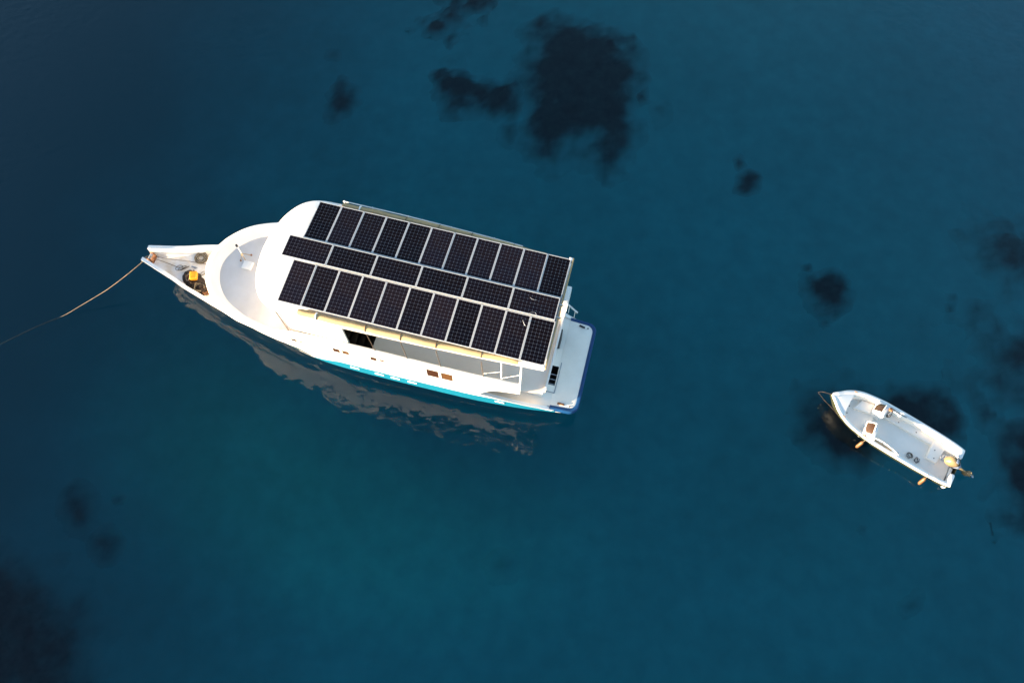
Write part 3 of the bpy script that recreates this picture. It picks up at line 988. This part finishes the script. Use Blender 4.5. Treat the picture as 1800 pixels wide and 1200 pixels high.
# aft deck, cabin and swim platform
dk = curve([8.2,10,11.3,12.0,12.3], [2.68,2.60,2.48,2.34,2.25])
HT = (11.70, 12.10, -1.28, -0.28)
floor_grid('aft_deck', lin(8.2, 12.3, 20), dk, 1.24, M['deck'], HT, thick=0.1)
ht = MB()
x0, x1, y0, y1 = HT
for (a, b), (c, d) in (((x0, y0), (x1, y0)), ((x1, y0), (x1, y1)), ((x1, y1), (x0, y1)), ((x0, y1), (x0, y0))):
    ht.add([(a, b, 1.23), (c, d, 1.23), (c, d, 0.2), (a, b, 0.2)], [(0, 1, 2, 3)])
ht.add([(x0, y0, 0.2), (x1, y0, 0.2), (x1, y1, 0.2), (x0, y1, 0.2)], [(0, 1, 2, 3)])
hatch = ht.build('hatchway', M['black'], boat)
for y in (-1.22, -0.98, -0.72):
    MB().box((11.90, y, 1.20), (0.40, 0.035, 0.03)).build('rung', M['grey'], hatch, bevel=0.005)
hf = MB()
hf.tube([(12.12, -1.66, 1.27), (12.12, -0.05, 1.27)], 0.018, 6).tube([(11.68, -1.66, 1.27), (12.12, -1.66, 1.27)], 0.018, 6)
hf.build('hatch_frame', M['grey'], hatch, smooth=50)
MB().box((11.90, -1.47, 1.25), (0.40, 0.34, 0.03)).build('hatch_lid', M['deck'], hatch, bevel=0.008)

cab = MB()
for sg in (-1, 1):
    cab.box((10.0, sg * 1.93, 2.1), (3.2, 0.08, 1.76))
cab.box((11.56, 0, 2.1), (0.08, 3.78, 1.76))
cab.box((8.30, 0, 2.1), (0.10, 5.2, 1.76))
cabin = cab.build('aft_cabin_wall', M['gelcoat'], boat)
MB().box((11.615, 1.15, 2.2), (0.03, 0.8, 1.7)).build('cabin_door', M['glass'], cabin, bevel=0.008)
MB().box((11.63, 2.22, 3.55), (0.30, 0.92, 0.90)).build('aft_locker', M['gelcoat'], boat, bevel=0.03)
# aft edge coaming of the upper deck
MB().box((11.72, 0.0, 3.16), (0.10, 4.6, 0.10)).build('aft_coaming', M['gelcoat'], boat, bevel=0.02)

def rounded_platform(inset):
    r = 0.46 - inset * 0.6
    xr, hb = 13.42 - inset, 2.47 - inset
    P = [(12.05, -hb)]
    for t in lin(-90, 0, 10):
        P.append((xr - r + r * math.cos(math.radians(t)), -hb + r + 0.05 + r * math.sin(math.radians(t))))
    for t in lin(0, 90, 10):
        P.append((xr - r + r * math.cos(math.radians(t)), hb - r - 0.05 + r * math.sin(math.radians(t))))
    P.append((12.05, hb))
    return P


MB().prism(rounded_platform(0.12), 0.92, 1.252).build('swim_platform', M['deck'], boat, bevel=0.015)
pa, pb = rounded_platform(0.0), rounded_platform(0.18)
def dens(P):
    return P
ring = []
for a, b in zip(dens(pa), dens(pb)):
    ring.append([(a[0], a[1], 0.98), (a[0], a[1], 1.22), ((a[0]*0.8+b[0]*0.2), (a[1]*0.8+b[1]*0.2), 1.275), ((a[0]*0.2+b[0]*0.8), (a[1]*0.2+b[1]*0.8), 1.275), (b[0], b[1], 1.255), (b[0], b[1], 0.98)])
MB().loft(ring, closed=True, cap=True).build('rubber_fender', M['blue'], boat, smooth=50)
MB().box((12.55, -2.12, 1.275), (0.34, 0.10, 0.05)).build('cleat_plate', M['rust'], boat, bevel=0.01)
MB().box((12.68, 2.10, 1.275), (0.30, 0.09, 0.05), rz=-0.2).build('cleat_plate', M['black'], boat, bevel=0.01)
for y in (-2.13, 2.08):
    MB().tube([(12.98, y, 1.255), (12.98, y, 1.275)], 0.035, 10).build('deck_plug', M['black'], boat)
rl = MB().tube([(11.70, 2.76, 2.02), (12.30, 2.42, 2.0)], 0.045, 8).build('stern_rail', M['gelcoat'], boat, smooth=50)
for u, y, z0 in ((11.84, 2.66, 1.28), (12.17, 2.47, 1.15)):
    MB().tube([(u, y, z0), (u, y, 2.0)], 0.022, 6).build('rail_post', M['gelcoat'], rl)

# foredeck mast and box
mast = MB().tube([(-4.08, 0.64, FL), (-4.10, 0.66, 4.06)], 0.022, 8).build('light_mast', M['gelcoat'], boat, smooth=50)
MB().tube([(-4.10, 0.66, 4.04), (-4.10, 0.66, 4.16)], 0.055, 10).build('mast_light', M['black'], mast, smooth=50)
for dx, dy in ((0.32, 0.18), (-0.05, -0.24), (0.22, -0.22)):
    MB().tube([(-4.08 + dx, 0.64 + dy, FL + 0.01), (-4.08, 0.64, FL + 0.34)], 0.018, 6).build('mast_strut', M['canvas'], mast)
    MB().tube([(-4.08 + dx, 0.64 + dy, FL), (-4.08 + dx, 0.64 + dy, FL + 0.05)], 0.045, 8).build('strut_foot', M['rust'], mast)
MB().box((-3.68, 0.22, FL + 0.07), (0.46, 0.42, 0.14)).build('deck_hatch', M['gelcoat'], boat, bevel=0.03)


# ------------------------------------------------------------------ loose things on the big boat
def on_boat(u, v, z):
    c, s = math.cos(YAW), math.sin(YAW)
    return Vector((-9.3648 + u * c - v * s, 15.6779 + u * s + v * c, z))


rnd = random.Random(4)
BD = 1.53
# coil of beige rope
pts = []
for k in range(230):
    t = k * 0.27
    r = 0.13 + 0.19 * (0.5 + 0.5 * math.sin(t * 0.143)) + rnd.uniform(-0.012, 0.012)
    p = on_boat(-6.97 + r * math.cos(t), 0.72 + r * math.sin(t), BD + 0.02 + 0.10 * k / 230)
    pts.append(p)
o = MB().tube(pts, 0.016, 5).build('rope_coil', M['rope'], smooth=60)
tag(o, 'round coil of beige rope on the white bow deck', 'rope')
# line from the stem to the coil
o = MB().tube(spline([on_boat(-9.2, 0.10, 1.82), on_boat(-8.4, 0.20, 1.70), on_boat(-7.5, 0.36, 1.62), on_boat(-6.6, 0.46, 1.57)], 6), 0.014, 6).build('mooring_line', M['rope_dark'])
tag(o, 'thin dark line stretched from the stem to the rope coil', 'rope')
o = MB().tube(spline([on_boat(-9.2, 0.0, 1.78), on_boat(-8.6, 0.0, 1.62), on_boat(-7.9, -0.06, 1.55)] + [on_boat(-7.85 + 0.20 * math.cos(a) + 0.03 * a, -0.10 + 0.17 * math.sin(a * 1.13), 1.56 + 0.012 * a) for a in lin(0.4, 17, 26)], 4), 0.013, 6).build('loose_rope', M['rope_dark'], smooth=60)
tag(o, 'thin dark rope lying in loose loops in front of the net heap', 'rope')


def heap(name, cu, cv, ru, rv, rot, h, material, seed, n=26):
    V, F = [], []
    for i in range(n):
        for j in range(n):
            a, b = -1.15 + 2.3 * i / (n - 1), -1.15 + 2.3 * j / (n - 1)
            d = math.hypot(a, b)
            c, s = math.cos(rot), math.sin(rot)
            k = 1 + 0.18 * noise.noise(Vector((a * 2 + seed, b * 2, 0)))
            x, y = a * ru * k, b * rv * k
            u, v = cu + x * c - y * s, cv + x * s + y * c
            z = max(0.0, 1 - d ** 3) * h * (0.75 + 0.5 * noise.noise(Vector((a * 2.6, b * 2.6, seed))) + 0.25 * noise.noise(Vector((a * 7, b * 7, seed))))
            V.append(on_boat(u, v, BD - 0.012 + z))
    for i in range(n - 1):
        for j in range(n - 1):
            F.append((i*n + j, (i+1)*n + j, (i+1)*n + j + 1, i*n + j + 1))
    return MB().add(V, F).build(name, material, smooth=70)


nh = heap('net_heap', -6.80, -0.55, 0.74, 0.42, -0.42, 0.36, M['net'], 2.0)
tag(nh, 'dark heap of netting under the yellow can on the bow deck', 'net')
for a0, mt in ((0.2, 'rope_dark'), (1.9, 'rope'), (3.3, 'net_brown'), (4.4, 'rope_dark')):
    p = [on_boat(-6.88 + (0.30 + 0.12 * math.sin(3 * t + a0)) * math.cos(t), -0.50 - 0.03 * t / 6 + 0.24 * math.sin(t) - 0.16 * math.cos(t), BD + 0.22 + 0.05 * math.sin(2 * t + a0)) for t in lin(a0, a0 + 4.2, 22)]
    MB().tube(p, 0.02, 5).build('rope_strand', M[mt], nh, smooth=60)
n2 = heap('sack', -7.16, -0.30, 0.26, 0.20, 0.5, 0.26, M['net_brown'], 5.0, 18)
tag(n2, 'brown canvas bundle at the front of the net heap', 'bundle')
n3 = heap('bound_bundle', -6.18, -0.88, 0.42, 0.33, -0.6, 0.34, M['net'], 9.0, 20)
tag(n3, 'black bundle bound with pale rope behind the yellow can', 'bundle')
for k in range(4):
    p = [on_boat(-6.25 + (0.26 + 0.03 * k) * math.cos(t), -0.93 + (0.20 + 0.02 * k) * math.sin(t + 0.3 * k), BD + 0.26 - 0.05 * k + 0.04 * math.sin(3 * t + k)) for t in lin(0.4 * k, 5.4, 22)]
    MB().tube(p, 0.018, 5).build('rope_turn', M['rope'], n3, smooth=60)
pts = []
for k in range(120):
    t = k * 0.29
    r = 0.15 + 0.08 * math.sin(t * 0.31)
    pts.append(on_boat(-5.93 + r * math.cos(t), -0.98 + 0.9 * r * math.sin(t), BD + 0.03 + 0.16 * k / 120))
o = MB().tube(pts, 0.018, 5).build('rope_coil', M['rust'], smooth=60)
tag(o, 'small rusty brown rope coil behind the bound black bundle', 'rope')
pts = [on_boat(-6.55 + 0.14 * math.cos(t) + 0.02 * t, -0.06 + 0.12 * math.sin(t * 1.2), BD + 0.02 + 0.004 * t) for t in lin(0, 14, 60)]
o = MB().tube(pts, 0.013, 5).build('loose_rope', M['rope'], smooth=60)
tag(o, 'small pale rope loops between the net heap and the foredeck wall', 'rope')


def jerrycan():
    root = empty('jerrycan', on_boat(-6.66, -0.50, BD + 0.36), YAW + 0.35)
    tag(root, 'bright yellow plastic can lying on the dark net heap', 'can')
    MB().box((0, 0, 0.11), (0.34, 0.44, 0.24)).build('can_body', M['yellow'], root, bevel=0.055, seg=3)
    MB().tube([(0.0, 0.20, 0.15), (0.0, 0.29, 0.15)], 0.045, 10).build('can_cap', M['black'], root, smooth=50)
    MB().tube(spline([(-0.10, -0.12, 0.22), (-0.10, -0.10, 0.29), (-0.10, 0.08, 0.29), (-0.10, 0.12, 0.22)], 5), 0.02, 8).build('can_handle', M['yellow'], root, smooth=50)
    MB().tube(spline([(-0.17, -0.15, 0.14), (-0.33, -0.22, 0.05), (-0.40, -0.02, 0.03), (-0.28, 0.12, 0.06), (-0.17, 0.08, 0.14)], 6), 0.016, 6).build('can_lanyard', M['rope'], root, smooth=50)


jerrycan()

# black roll added at the aft cabin wall for the dark doorway strip
o = MB().tube([on_boat(11.74, 0.62, 1.36), on_boat(11.73, 1.1, 1.38), on_boat(11.70, 1.64, 1.35)], [0.10, 0.115, 0.09], 10).build('doorway_dark_roll', M['black'], smooth=50)
tag(o, 'black roll put in for the dark doorway strip at the stern cabin wall', 'mat')

# anchor rope, from the bow roller into the water and on to the seabed
ap = [tuple(on_boat(-9.2, 0.0, 1.86)), tuple(on_boat(-9.44, -0.05, 1.93)), (-18.72,17.36,1.93), (-19.64,16.79,1.45), (-20.69,16.24,0.92), (-21.51,15.89,0.55), (-22.3,15.52,0.25), (-23.16,15.06,0.0), (-24.3,14.46,-0.05), (-26.0,13.40,-0.16), (-30.5,11.0,-1.0), (-39,7.6,-7.0)]
sp_ = spline(ap, 6)
o = MB().tube(sp_, [0.017 if p.z > -0.02 else 0.030 for p in sp_], 6).build('anchor_rope', M['rope'], smooth=60)
tag(o, 'beige anchor rope running from the bow into the water at left', 'rope')
# ------------------------------------------------------------------ small boat (x aft from bow, y starboard, z up)
DY = math.radians(-31.8)
DX0, DY0 = 15.6747, 12.1065
dinghy = empty('motorboat', (DX0, DY0, 0), DY)
tag(dinghy, 'small open white motorboat with a tilted outboard motor at right', 'boat')

dbs = curve([0,0.12,0.3,0.6,1.0,1.35,1.95,2.5,3.7,4.9,5.8,6.3,6.56], [0.03,0.17,0.33,0.62,0.87,1.01,1.12,1.18,1.20,1.19,1.15,1.09,1.02])
dzs = curve([0,1,2.5,4.5,6.56], [0.90,0.82,0.74,0.68,0.64])
dwl = curve([0,0.5,0.9,1.5,2.2,3.2,4.5,6.56], [0.01,0.02,0.22,0.52,0.76,0.90,0.94,0.90])
dkl = curve([0,0.4,0.8,1.5,6.56], [0.62,0.22,-0.08,-0.28,-0.32])


def dside(s):
    k = dkl(s)
    z_ = [k, max(0.0, k + 0.04), max(0.3, k + 0.09), dzs(s) - 0.06, dzs(s)]
    y_ = [0.0, dwl(s), dwl(s) + 0.62 * (dbs(s) - dwl(s)), dbs(s) - 0.005, dbs(s)]
    if k > 0.0:
        y_[1] = min(y_[1], 0.03)
    return list(zip(y_, z_))


def make_dinghy():
    ss = lin(0, 1.2, 14) + lin(1.32, 6.5, 36)
    rings = []
    for s in ss:
        q = dside(s)
        rings.append([(s, -y, z) for y, z in reversed(q)] + [(s, y, z) for y, z in q[1:]])
    mb = MB().loft(rings)
    n = len(rings[0])
    last = (len(ss) - 1) * n
    mb.f.append(tuple(range(last + 1, last + n - 1)))
    mb.build('hull', M['dinghy_out'], dinghy, smooth=40)
    # gunwale cap, inner side and coaming
    def inner(s):
        w = 0.20 if s > 1.6 else 0.20 + 0.10 * (1.6 - s) / 1.6
        return max(dbs(s) - w, 0.0)
    g = MB()
    sg_ = lin(0.02, 6.5, 60)
    for sg in (-1, 1):
        rr = []
        for s in sg_:
            b, z, i = dbs(s), dzs(s), inner(s)
            rr.append([(s, sg * (b + 0.012), z - 0.02), (s, sg * (b + 0.018), z - 0.005), (s, sg * (b - 0.02), z + 0.025), (s, sg * (i + 0.03), z + 0.025), (s, sg * i, z - 0.01)])
        g.loft(rr)
    g.build('gunwale', M['gelcoat'], dinghy, smooth=60)
    w = MB()
    for sg in (-1, 1):
        rr = []
        for s in lin(0.75, 6.5, 50):
            i = inner(s)
            zf = 0.36 if s < 2.3 else 0.22
            rr.append([(s, sg * i, dzs(s) - 0.01), (s, sg * max(i - 0.05, 0), dzs(s) - 0.10), (s, sg * max(i - 0.10, 0.0), zf)])
        w.loft(rr)
    w.build('inner_side', M['deck'], dinghy, smooth=60)
    # bow deck
    rr = [[(s, -inner(s) - 0.02, dzs(s) + 0.012), (s, 0, dzs(s) + 0.03), (s, inner(s) + 0.02, dzs(s) + 0.012)] for s in lin(0.02, 0.92, 12)]
    bow = MB().loft(rr)
    s = 0.92
    lip, foot, mid_ = [], [], []
    for t in lin(-1, 1, 15):
        dip = -0.14 * (1 - t * t)
        lip.append((s + dip * 0.2, t * (inner(s) + 0.02), dzs(s) + 0.012 + 0.018 * (1 - abs(t))))
        mid_.append((s + 0.10 + dip, t * inner(s), dzs(s) - 0.07))
        foot.append((s + 0.20 + dip, t * inner(s), 0.36))
    bow.loft([lip, mid_, foot])
    bow.build('bow_deck', M['gelcoat'], dinghy, smooth=70)
    # floors
    rr = [[(s, -inner(s) + 0.06, 0.37), (s, inner(s) - 0.06, 0.37)] for s in lin(0.95, 2.3, 14)]
    fl = MB().loft(rr)
    fl.add([(2.3, -0.9, 0.37), (2.3, 0.9, 0.37), (2.3, 0.9, 0.22), (2.3, -0.9, 0.22)], [(0, 1, 2, 3)])
    fl.build('bow_floor', M['deck'], dinghy)
    rr = [[(s, -inner(s) + 0.06, 0.235), (s, inner(s) - 0.06, 0.235)] for s in lin(2.3, 6.3, 14)]
    MB().loft(rr).build('cockpit_floor', M['deck'], dinghy)
    # benches, lockers, side shelf, stern lockers
    MB().prism([(1.25, 0.12), (2.05, 0.30), (2.05, 0.84), (1.45, 0.70)], 0.36, 0.56).build('bow_bench', M['deck'], dinghy, bevel=0.04, seg=3)
    MB().prism([(2.6, 0.60), (5.2, 0.55), (5.2, 0.95), (2.6, 0.95)], 0.22, 0.42).build('side_shelf', M['deck'], dinghy, bevel=0.05, seg=3)
    MB().prism([(5.15, -0.20), (5.15, 0.98), (6.42, 0.90), (6.42, 0.62), (5.75, 0.60), (5.65, -0.20)], 0.22, 0.46).build('stern_bench', M['deck'], dinghy, bevel=0.05, seg=3)
    tr = MB()
    tr.box((6.43, -0.68, 0.36), (0.14, 0.62, 0.58)).box((6.43, 0.76, 0.36), (0.14, 0.46, 0.58)).box((6.38, 0.08, 0.22), (0.10, 0.98, 0.34))
    tr.build('transom', M['gelcoat'], dinghy, bevel=0.03)
    for sg in (-1, 1):
        y0, y1 = (-0.99, -0.42) if sg < 0 else (0.58, 0.99)
        MB().box((6.40, (y0 + y1) / 2, dzs(6.3) - 0.005), (0.22, y1 - y0, 0.06)).build('quarter_deck', M['gelcoat'], dinghy, bevel=0.025)
    # twin consoles with smoked windscreens
    for sg in (-1, 1):
        name = 'console'
        c = MB().prism([(2.05, sg * 0.34), (2.58, sg * 0.30), (2.66, sg * 0.98), (2.05, sg * 0.98)], 0.24, 0.84)
        con = c.build(name, M['gelcoat'], dinghy, bevel=0.05, seg=3)
        rows_ = []
        prof = [(2.02, 0.84), (2.12, 0.97), (2.24, 1.06), (2.36, 1.11)]
        for (s, z) in prof:
            row = []
            for t in lin(0, 1, 9):
                y = 0.34 + 0.52 * t
                lift = -0.10 * t ** 4
                row.append((s + 0.07 * t * t, sg * y, z + lift))
            rows_.append(row)
        under = [[(p[0] + 0.008, p[1], p[2] - 0.014) for p in r] for r in rows_]
        mb = MB().loft(rows_).loft(under)
        mb.build('windscreen', M['smoke'], con, smooth=60)
        edge = [rows_[0][0], rows_[1][0], rows_[2][0], rows_[3][0]] + rows_[3][1:]
        MB().tube(edge, 0.028, 8).build('screen_trim', M['gelcoat'], con, smooth=50)
        MB().tube(rows_[0], 0.022, 8).build('screen_base', M['gelcoat'], con, smooth=50)
        # grab trim sweeping aft along the gunwale
        MB().tube(spline([(2.60, sg * 0.92, 0.86), (2.95, sg * 0.86, 0.84), (3.5, sg * 0.90, 0.78), (3.9, sg * 0.99, 0.72)], 6), 0.03, 8).build('grab_rail', M['gelcoat'], con, smooth=50)
        MB().prism([(2.70, sg * 0.90), (3.55, sg * 0.95), (3.55, sg * 1.0), (2.70, sg * 1.0)], 0.66, 0.735).build('rod_slot', M['motor'], con, bevel=0.01)
    wheel = MB().tube([(2.76 + 0.10 * math.sin(t) * 0.35, 0.62 + 0.17 * math.cos(t), 0.80 + 0.17 * math.sin(t)) for t in lin(0, 2 * math.pi, 25)], 0.016, 6, cap=False).build('steering_wheel', M['black'], dinghy, smooth=60)
    sp = MB()
    for a in (0.5, 2.6, 4.7):
        sp.tube([(2.73, 0.62, 0.80), (2.76, 0.62 + 0.17 * math.cos(a), 0.80 + 0.17 * math.sin(a))], 0.011, 5)
    sp.tube([(2.60, 0.62, 0.78), (2.75, 0.62, 0.80)], 0.03, 8)
    sp.build('spokes', M['grey'], wheel)
    MB().box((2.72, 0.86, 0.86), (0.14, 0.16, 0.14)).build('throttle_box', M['rust'], dinghy, bevel=0.02)
    MB().tube([(2.74, 0.86, 0.92), (2.84, 0.84, 1.05)], 0.02, 6).build('throttle_lever', M['black'], dinghy)
    # scuppers, plugs and cleats
    for s, y, z in ((1.08, 0.18, 0.372), (1.12, -0.22, 0.372), (3.4, 0.72, 0.422), (4.3, 0.72, 0.422), (5.35, 0.35, 0.462), (5.45, -0.05, 0.462), (3.2, -0.62, 0.237), (4.0, -0.66, 0.237)):
        MB().tube([(s, y, z), (s, y, z + 0.012)], 0.028, 8).build('drain_plug', M['black'], dinghy)
    for s, sg in ((0.95, 1), (0.95, -1), (2.15, -1), (5.75, 1), (5.75, -1)):
        y = sg * (dbs(s) - 0.10)
        z = dzs(s) + 0.03
        c = MB().box((s, y, z + 0.015), (0.05, 0.04, 0.05)).tube([(s - 0.09, y, z + 0.045), (s + 0.09, y, z + 0.045)], 0.014, 6)
        c.build('cleat', M['grey'] if s > 5 else M['rust'], dinghy)


make_dinghy()


def outboard():
    root = bpy.data.objects.new('outboard_motor', None)
    link(root, dinghy)
    root.location = (6.40, 0.10, 0.62)
    root.rotation_euler = (0, math.radians(-58), math.radians(8))      # tilted up, leg trailing aft
    # local: z up the powerhead, -z down the leg, x aft
    rings = []
    for z, a, b, x in ((0.12, 0.16, 0.12, 0.02), (0.18, 0.24, 0.17, 0.03), (0.34, 0.29, 0.20, 0.04), (0.52, 0.28, 0.20, 0.03), (0.64, 0.22, 0.16, 0.01), (0.69, 0.10, 0.08, 0.0)):
        rings.append([(x + a * math.copysign(abs(math.cos(t)) ** 0.7, math.cos(t)), b * math.copysign(abs(math.sin(t)) ** 0.7, math.sin(t)), z) for t in lin(0, 2 * math.pi, 21)[:-1]])
    MB().loft(rings, closed=True, cap=True).build('motor_cowl', M['motor'], root, smooth=60)
    rings = []
    for z, a, b, x in ((-0.12, 0.12, 0.10, 0.04), (0.0, 0.19, 0.14, 0.04), (0.125, 0.25, 0.175, 0.03)):
        rings.append([(x + a * math.cos(t), b * math.sin(t), z) for t in lin(0, 2 * math.pi, 17)[:-1]])
    MB().loft(rings, closed=True, cap=True).build('motor_apron', M['motor_grey'], root, smooth=60)
    rings = []
    for z, a, b, x in ((-0.10, 0.10, 0.07, 0.05), (-0.35, 0.10, 0.055, 0.06), (-0.62, 0.11, 0.045, 0.08), (-0.66, 0.24, 0.12, 0.14), (-0.68, 0.24, 0.12, 0.14), (-0.71, 0.11, 0.04, 0.08), (-0.82, 0.10, 0.035, 0.08)):
        rings.append([(x + a * math.cos(t), b * math.sin(t), z) for t in lin(0, 2 * math.pi, 15)[:-1]])
    MB().loft(rings, closed=True, cap=True).build('motor_leg', M['motor'], root, smooth=50)
    MB().tube([(-0.12, 0, -0.84), (-0.06, 0, -0.84), (0.12, 0, -0.84), (0.24, 0, -0.84), (0.30, 0, -0.84)], [0.02, 0.055, 0.065, 0.055, 0.03], 10).build('gearcase', M['motor'], root, smooth=50)
    MB().add([(-0.02, 0.01, -0.88), (0.16, 0.01, -0.88), (0.14, 0.01, -1.04), (0.08, 0.01, -1.04), (-0.02, -0.01, -0.88), (0.16, -0.01, -0.88), (0.14, -0.01, -1.04), (0.08, -0.01, -1.04)],
             [(0, 1, 2, 3), (4, 5, 6, 7), (0, 1, 5, 4), (1, 2, 6, 5), (2, 3, 7, 6), (3, 0, 4, 7)]).build('skeg', M['motor'], root)
    pr = MB()
    for k in range(3):
        a = k * 2.094
        V = []
        for r, w, tw in ((0.05, 0.04, 0.5), (0.11, 0.075, 0.4), (0.16, 0.05, 0.3)):
            for sgn in (-1, 1):
                ang = a + sgn * w / r * 0.5
                V.append((0.29 + sgn * tw * 0.06, r * math.cos(ang), -0.84 + r * math.sin(ang)))
        pr.add(V, [(0, 1, 3, 2), (2, 3, 5, 4)])
    pr.build('propeller', M['grey'], root)
    band = [(0.03 + 0.262 * math.copysign(abs(math.cos(t)) ** 0.7, math.cos(t)), 0.187 * math.copysign(abs(math.sin(t)) ** 0.7, math.sin(t)), 0.21) for t in lin(0, 2 * math.pi, 29)]
    MB().tube(band, 0.014, 6, cap=False).build('cowl_band', M['black'], root, smooth=60)
    MB().box((0.30, 0.0, 0.42), (0.06, 0.20, 0.16)).build('air_intake', M['motor_grey'], root, bevel=0.02)
    MB().box((-0.12, 0, -0.05), (0.14, 0.26, 0.30)).build('clamp_bracket', M['black'], root, bevel=0.02)
    MB().box((0.26, 0.10, 0.50), (0.10, 0.06, 0.08)).build('cowl_latch', M['black'], root, bevel=0.01)


outboard()


def on_dinghy(s, y, z):
    c, q = math.cos(DY), math.sin(DY)
    return Vector((DX0 + s * c - y * q, DY0 + s * q + y * c, z))


def fender(s, lean, label):
    b = dbs(s)
    top = on_dinghy(s, -b - 0.08, 0.62)
    bt = on_dinghy(s + lean, -b - 0.30, 0.10)
    d = (bt - top)
    prof = [(0.0, 0.02), (0.03, 0.035), (0.08, 0.04), (0.13, 0.07), (0.22, 0.085), (0.78, 0.085), (0.88, 0.07), (0.93, 0.04), (0.97, 0.035), (1.0, 0.02)]
    o = MB().tube([top + d * t for t, r in prof], [r for t, r in prof], 14).build('boat_fender', M['fender'], smooth=50)
    tag(o, label, 'fender', 'fenders on the small boat')
    MB().tube(spline([on_dinghy(s, -b + 0.10, dzs(s) + 0.06), on_dinghy(s, -b, dzs(s) + 0.05), on_dinghy(s, -b - 0.05, dzs(s) - 0.02), top], 4), 0.012, 6).build('fender_rope', M['rope'], o)


fender(2.30, -0.05, 'orange tan fender hanging near the bow of the small boat')
fender(5.42, 0.0, 'orange tan fender hanging near the stern of the small boat')

# bow bridle of the small boat
bp_ = spline([tuple(on_dinghy(0.02, 0.0, 0.80)), (15.50,12.42,0.25), (15.42,12.46,0.03), (15.45,12.40,0.02), (15.57,12.05,0.15), (15.78,11.53,0.42), tuple(on_dinghy(0.80, -0.80, 0.72))], 6)
o = MB().tube(bp_, 0.0045, 6).build('bridle_rope', M['rope_dark'], smooth=60)
tag(o, 'thin pale bridle rope slack off the bow of the small boat', 'rope')


def tangle(s, y, z, r, n, seed, mt, label, rad=0.012, rise=0.05):
    q = random.Random(seed)
    pts = []
    for k in range(n):
        a = k * 1.35 + q.uniform(-0.4, 0.4)
        rr = r * q.uniform(0.4, 1.0)
        pts.append(on_dinghy(s + rr * math.cos(a), y + rr * math.sin(a), z + rad + rise * q.random()))
    o = MB().tube(spline(pts, 5), rad, 5).build('rope_tangle', M[mt], smooth=60)
    tag(o, label, 'rope')


tangle(4.50, -0.48, 0.235, 0.17, 16, 3, 'rope_dark', 'dark rope tangle on the small boat floor, nearer the consoles', rise=0.10)
tangle(4.86, -0.50, 0.235, 0.17, 14, 8, 'black', 'dark rope tangle on the small boat floor, nearer the outboard motor', rise=0.10)
tangle(5.85, 0.18, 0.46, 0.17, 14, 5, 'grey', 'grey fuel hose coil beside the outboard motor', 0.016, 0.08)
tangle(2.86, 0.74, 0.42, 0.11, 10, 6, 'net_brown', 'small brown rope bundle under the steering wheel', 0.014, 0.06)
